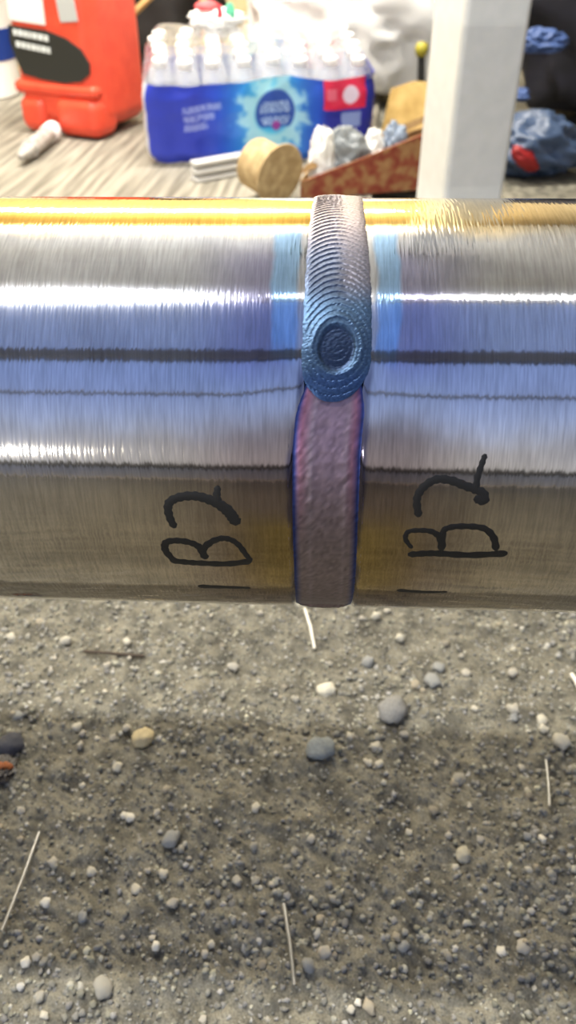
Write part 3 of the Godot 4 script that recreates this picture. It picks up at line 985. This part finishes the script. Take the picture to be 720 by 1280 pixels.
func build_carton():
	var kraft := triplanar(mat(Color(1, 1, 1), 0.85), noise_tex(0.02, [[0.0, Color(0.50, 0.38, 0.24)], [1.0, Color(0.66, 0.54, 0.36)]], 256, 4, 25), Vector3.ONE * 3.0)
	var printed := triplanar(mat(Color(1, 1, 1), 0.8), noise_tex(0.025, [[0.0, Color(0.45, 0.17, 0.11)], [0.35, Color(0.50, 0.24, 0.15)], [0.6, Color(0.54, 0.38, 0.24)], [1.0, Color(0.60, 0.45, 0.29)]], 256, 2, 26), Vector3.ONE * 4.0)
	# front edge runs from lower left to upper right in the picture
	var a := on_ground(376, 262)
	var b := on_ground(548, 248)
	var d := Vector3(b.x - a.x, 0, b.z - a.z)
	var l := d.length()
	var o := thing("cardboard_carton", "open brown cardboard carton of scrap plastic, left of the grey post", "carton", Vector3(a.x, 0.022, a.z), rad_to_deg(atan2(-d.z, d.x)))
	var deep := Vector3(0.045, 0, -0.09)               # the sides run straight back from the slanting front
	var side := rad_to_deg(atan2(deep.x, deep.z))
	var front := PackedVector2Array([Vector2(0, 0), Vector2(l, 0), Vector2(l, 0.125), Vector2(l * 0.5, 0.078), Vector2(0.0, 0.034)])
	part("front_panel", prism(front, 0.005), printed, o).set_meta("label", "red-brown printed front panel")
	part("bottom_panel", prism(PackedVector2Array([Vector2(0.004, 0.004), Vector2(l - 0.004, 0.004), Vector2(l + deep.x, 0.088), Vector2(deep.x, 0.088)]), 0.004), kraft, o, Vector3(0, 0.003, 0), Vector3(-90, 0, 0))
	part("back_panel", prism(PackedVector2Array([Vector2(0, 0), Vector2(l, 0), Vector2(l, 0.115), Vector2(0.0, 0.04)]), 0.005), kraft, o, deep)
	part("side_panel", rbox(Vector3(0.004, 0.036, 0.098), 0.001, 1), kraft, o, deep * 0.5 + Vector3(0, 0.018, 0), Vector3(0, side, 0))
	part("side_panel", rbox(Vector3(0.004, 0.12, 0.098), 0.001, 1), kraft, o, deep * 0.5 + Vector3(l, 0.06, 0), Vector3(0, side, 0))
	part("flap", prism(PackedVector2Array([Vector2(0.0, 0.034), Vector2(l * 0.5, 0.078), Vector2(l, 0.125), Vector2(l, 0.138), Vector2(l * 0.5, 0.094), Vector2(0.02, 0.054)]), 0.004), kraft, o, Vector3(0, 0.008, -0.012), Vector3(-22, 0, 0))
	# what lies in the carton
	var grey := mat(Color(0.52, 0.54, 0.55), 0.3)
	var scraps := [
		["plastic_bag", "crumpled grey plastic bag at the carton's left end", Vector2(432, 190), Vector3(0.085, 0.075, 0.05), grey, 81],
		["plastic_bag", "crumpled white plastic bag hanging over the carton's left corner", Vector2(403, 192), Vector3(0.05, 0.085, 0.04), M.white, 84],
		["paper_scrap", "white crumpled paper scrap in the middle of the carton", Vector2(466, 190), Vector3(0.045, 0.075, 0.045), M.white, 82],
		["plastic_bag", "crumpled bluish grey plastic bag at the carton's right", Vector2(492, 176), Vector3(0.055, 0.075, 0.055), mat(Color(0.50, 0.55, 0.62), 0.35), 83],
	]
	for s in scraps:
		var p := at_z(s[2].x, s[2].y, lerpf(a.z, b.z, (s[2].x - 376.0) / 172.0) - 0.045)
		var tall: float = p.y + s[3].y * 0.55 - 0.031
		tag(part(s[0], blob(Vector3(s[3].x, tall, s[3].z), 0.3, 1.3, s[5]), s[4], self, Vector3(p.x, 0.031, p.z)), s[1], "plastic bag" if s[0] == "plastic_bag" else "paper")
	# bent tan flap and the capped stick beside the post
	var q := at_z(508, 138, -1.93)
	var flap := part("cardboard_sheet", prism(PackedVector2Array([Vector2(-0.065, -0.10), Vector2(0.07, -0.10), Vector2(0.075, 0.068), Vector2(0.01, 0.066), Vector2(-0.045, 0.045)]), 0.005), triplanar(mat(Color(1, 1, 1), 0.85), noise_tex(0.03, [[0.0, Color(0.74, 0.60, 0.34)], [1.0, Color(0.90, 0.77, 0.50)]], 128, 3, 27), Vector3.ONE * 4.0), self, q, Vector3(-12, 10, -6))
	tag(flap, "yellowish cardboard sheet standing in the gap left of the post", "cardboard")
	var top := at_z(527, 62, -2.0)
	var stick := thing("capped_stick", "dark stick with a yellow-green round cap peeking out beside the post", "stick", Vector3(top.x, 0.0, top.z))
	part("shaft", tube([Vector3(0.012, 0.005, 0.02), Vector3(0, top.y, 0)], 0.009), mat(Color(0.06, 0.06, 0.05), 0.6), stick)
	part("cap", lathe([[0.0001, -0.018], [0.012, -0.014], [0.017, 0.0], [0.014, 0.013], [0.0001, 0.018]], 20), mat(Color(0.62, 0.58, 0.18), 0.5), stick, top - Vector3(top.x, 0, top.z))

func build_heap():
	var white := mat(Color(0.95, 0.95, 0.94), 0.55)
	white.backlight_enabled = true
	white.backlight = Color(0.25, 0.25, 0.25)
	tag(part("plastic_sheet", blob(Vector3(0.56, 0.56, 0.36), 0.14, 0.9, 101, true, 60, 90), white, self, Vector3(0.19, 0.022, -2.42)), "big crumpled white plastic sheet heaped behind the bottled water", "plastic sheet")
	tag(part("plastic_bag", blob(Vector3(0.3, 0.08, 0.14), 0.3, 1.2, 102), glass(Color(0.95, 0.96, 0.97), 0.55, 0.15), self, Vector3(0.03, 0.305, -2.02)), "crumpled clear plastic bag lying on top of the bottled water", "plastic bag")
	var q := Vector3(-0.17, 0.258, -1.95)
	var wrap := thing("snack_wrapper", "white wrapper with pink and green patches lying on top of the bottled water", "wrapper", q)
	part("foil", blob(Vector3(0.12, 0.04, 0.09), 0.3, 1.2, 131), white, wrap)
	part("pink_patch", blob(Vector3(0.05, 0.02, 0.04), 0.2, 1.2, 132), mat(Color(0.82, 0.34, 0.36), 0.5), wrap, Vector3(-0.02, 0.036, 0.01))
	part("green_patch", blob(Vector3(0.022, 0.035, 0.02), 0.2, 1.2, 133), mat(Color(0.35, 0.70, 0.56), 0.5), wrap, Vector3(0.035, 0.02, 0.034))
	part("red_patch", blob(Vector3(0.012, 0.035, 0.014), 0.2, 1.2, 134), mat(Color(0.75, 0.14, 0.22), 0.5), wrap, Vector3(0.012, 0.018, 0.044))
	# dark things at the back
	var brown := mat(Color(0.075, 0.06, 0.05), 0.7)
	tag(part("dark_tarp", blob(Vector3(0.46, 0.5, 0.24), 0.14, 0.8, 103), brown, self, Vector3(-0.42, 0.022, -2.66)), "dark brown tarpaulin heap behind jug and bottled water", "tarpaulin")
	var wood := mat(Color(0.68, 0.55, 0.33), 0.7)
	var s1 := thing("wooden_stick", "tan wooden stick leaning upright behind the bottled water", "stick", at_z(258, 60, -2.32))
	part("shaft", tube([Vector3(0.01, -0.1, 0), Vector3(0, 0.0, 0), Vector3(-0.012, 0.35, -0.1)], 0.011), wood, s1)
	var e := at_z(168, 16, -2.25)
	var s2 := thing("wooden_stick", "slanting tan wooden stick just right of the red jug", "stick", e)
	part("shaft", tube([Vector3(-0.04, -0.03, 0), Vector3(0, 0.0, 0), Vector3(0.09, 0.07, -0.05)], 0.009), wood, s2)

func build_right_side():
	var navy := triplanar(mat(Color(1, 1, 1), 0.8), noise_tex(0.03, [[0.0, Color(0.035, 0.035, 0.06)], [1.0, Color(0.10, 0.10, 0.16)]], 128, 3, 28), Vector3.ONE * 3.0)
	tag(part("dark_tarp", blob(Vector3(0.8, 0.85, 0.5), 0.12, 0.9, 111, true, 60, 80), navy, self, Vector3(0.98, 0.0, -2.22)), "dark navy tarpaulin heap in the gloom right of the post", "tarpaulin")
	var pale := mat(Color(0.24, 0.33, 0.52), 0.5)
	var spots := [[674, 52, 0.11, 0.05, "pale blue cloth scrap on the navy heap near the top right corner", 112], [648, 118, 0.05, 0.03, "small pale blue scrap on the navy heap just right of the post", 113]]
	for s in spots:
		var p := at_z(s[0], s[1], -1.98)
		tag(part("cloth_scrap", blob(Vector3(s[2], s[3], 0.06), 0.35, 1.4, s[5]), pale, self, p - Vector3(0, s[3] / 2, 0)), s[4], "cloth")
	var p2 := on_ground(668, 226, 0.0)
	var bag := thing("printed_bag", "crumpled blue and white plastic bag with red mark at foot of the post", "plastic bag", Vector3(p2.x, 0.0, p2.z - 0.05))
	part("body", blob(Vector3(0.2, 0.13, 0.14), 0.28, 1.2, 114), mat(Color(0.22, 0.29, 0.40), 0.4), bag)
	part("red_mark", blob(Vector3(0.07, 0.035, 0.03), 0.2, 1.2, 115, false), mat(Color(0.55, 0.07, 0.08), 0.5), bag, Vector3(-0.045, 0.035, 0.068), Vector3(0, 0, -35))
	var p3 := on_ground(752, 205, 0.0)
	tag(part("plastic_bag", blob(Vector3(0.16, 0.1, 0.14), 0.3, 1.2, 116), mat(Color(0.20, 0.26, 0.32), 0.4), self, Vector3(p3.x, 0, p3.z)), "dark teal crumpled plastic bag at the right edge behind the pipe", "plastic bag")

# ------------------------------------------------------------------ ground litter

func build_ground_litter():
	var wire := mat(Color(0.62, 0.62, 0.60), 0.35, 0.6)
	var white_wire := mat(Color(0.85, 0.84, 0.80), 0.4, 0.2)
	var wires := [
		[[50, 1042], [5, 1170], 0.0012, wire, "thin grey wire at the lower left, leaning towards the upper right"],
		[[355, 1130], [368, 1232], 0.0014, wire, "thin grey wire standing out near the bottom centre"],
		[[680, 958], [684, 1016], 0.0011, wire, "short dull wire near the right edge"],
		[[381, 766], [393, 814], 0.0016, white_wire, "short white wire just below the weld"],
		[[713, 848], [722, 868], 0.0022, white_wire, "white stub of wire at the right edge"],
		[[106, 820], [182, 828], 0.0014, mat(Color(0.24, 0.20, 0.16), 0.8), "dark twig on the ground below the left lettering"],
	]
	for w in wires:
		var a := on_ground(w[0][0], w[0][1])
		var b := on_ground(w[1][0], w[1][1])
		a.y = ground_height(a.x, a.z) + 0.004
		b.y = ground_height(b.x, b.z) + 0.004
		var mid := (a + b) / 2
		mid.y = maxf(mid.y, ground_height(mid.x, mid.z) + 0.004)
		tag(part("twig" if "twig" in w[4] else "wire", tube([a - mid, Vector3(0.0006, 0, 0), b - mid], w[2], w[2], 8), w[3], self, mid), w[4], "twig" if "twig" in w[4] else "wire")
	var stones := [
		[180, 930, 27, Color(0.78, 0.72, 0.56), "round cream stone, the largest pale one at the left", 0.8],
		[408, 865, 24, Color(0.86, 0.84, 0.76), "small white stone below the weld", 0.7],
		[400, 943, 36, Color(0.50, 0.53, 0.54), "flat blue-grey stone near the middle of the gravel", 0.5],
		[580, 1068, 20, Color(0.72, 0.70, 0.62), "pale oblong stone at the lower right", 0.7],
		[490, 893, 40, Color(0.50, 0.50, 0.49), "lumpy grey stone in a dark patch right of the white stone", 0.6],
		[14, 936, 34, Color(0.22, 0.23, 0.27), "dark slate-coloured stone at the left edge", 0.6],
	]
	for s in stones:
		var p := on_ground(s[0], s[1])
		var d: float = s[2] * p.distance_to(EYE) / FOCAL
		var o := part("stone", stone(int(s[0]) + 3, 2, 0.35), triplanar(mat(Color(1, 1, 1), 0.85), noise_tex(0.04, [[0.0, s[3].darkened(0.25)], [1.0, s[3].lightened(0.08)]], 128, 4, int(s[0])), Vector3.ONE * 2.0), self, Vector3(p.x, ground_height(p.x, p.z) + d * 0.16, p.z), Vector3(0, rng.randf() * 90, 0))
		o.scale = Vector3(d, d * s[5], d * 0.85)
		tag(o, s[4], "stone")
	var q := on_ground(4, 966)
	var wrap := thing("wrapper", "scrap of orange and dark wrapper at the left edge of the gravel", "wrapper", Vector3(q.x, ground_height(q.x, q.z), q.z))
	part("foil", blob(Vector3(0.02, 0.008, 0.022), 0.3, 1.4, 121), mat(Color(0.12, 0.10, 0.10), 0.5), wrap)
	part("orange_edge", blob(Vector3(0.016, 0.006, 0.006), 0.3, 1.4, 122), mat(Color(0.62, 0.34, 0.12), 0.5), wrap, Vector3(0, 0.004, 0.0))
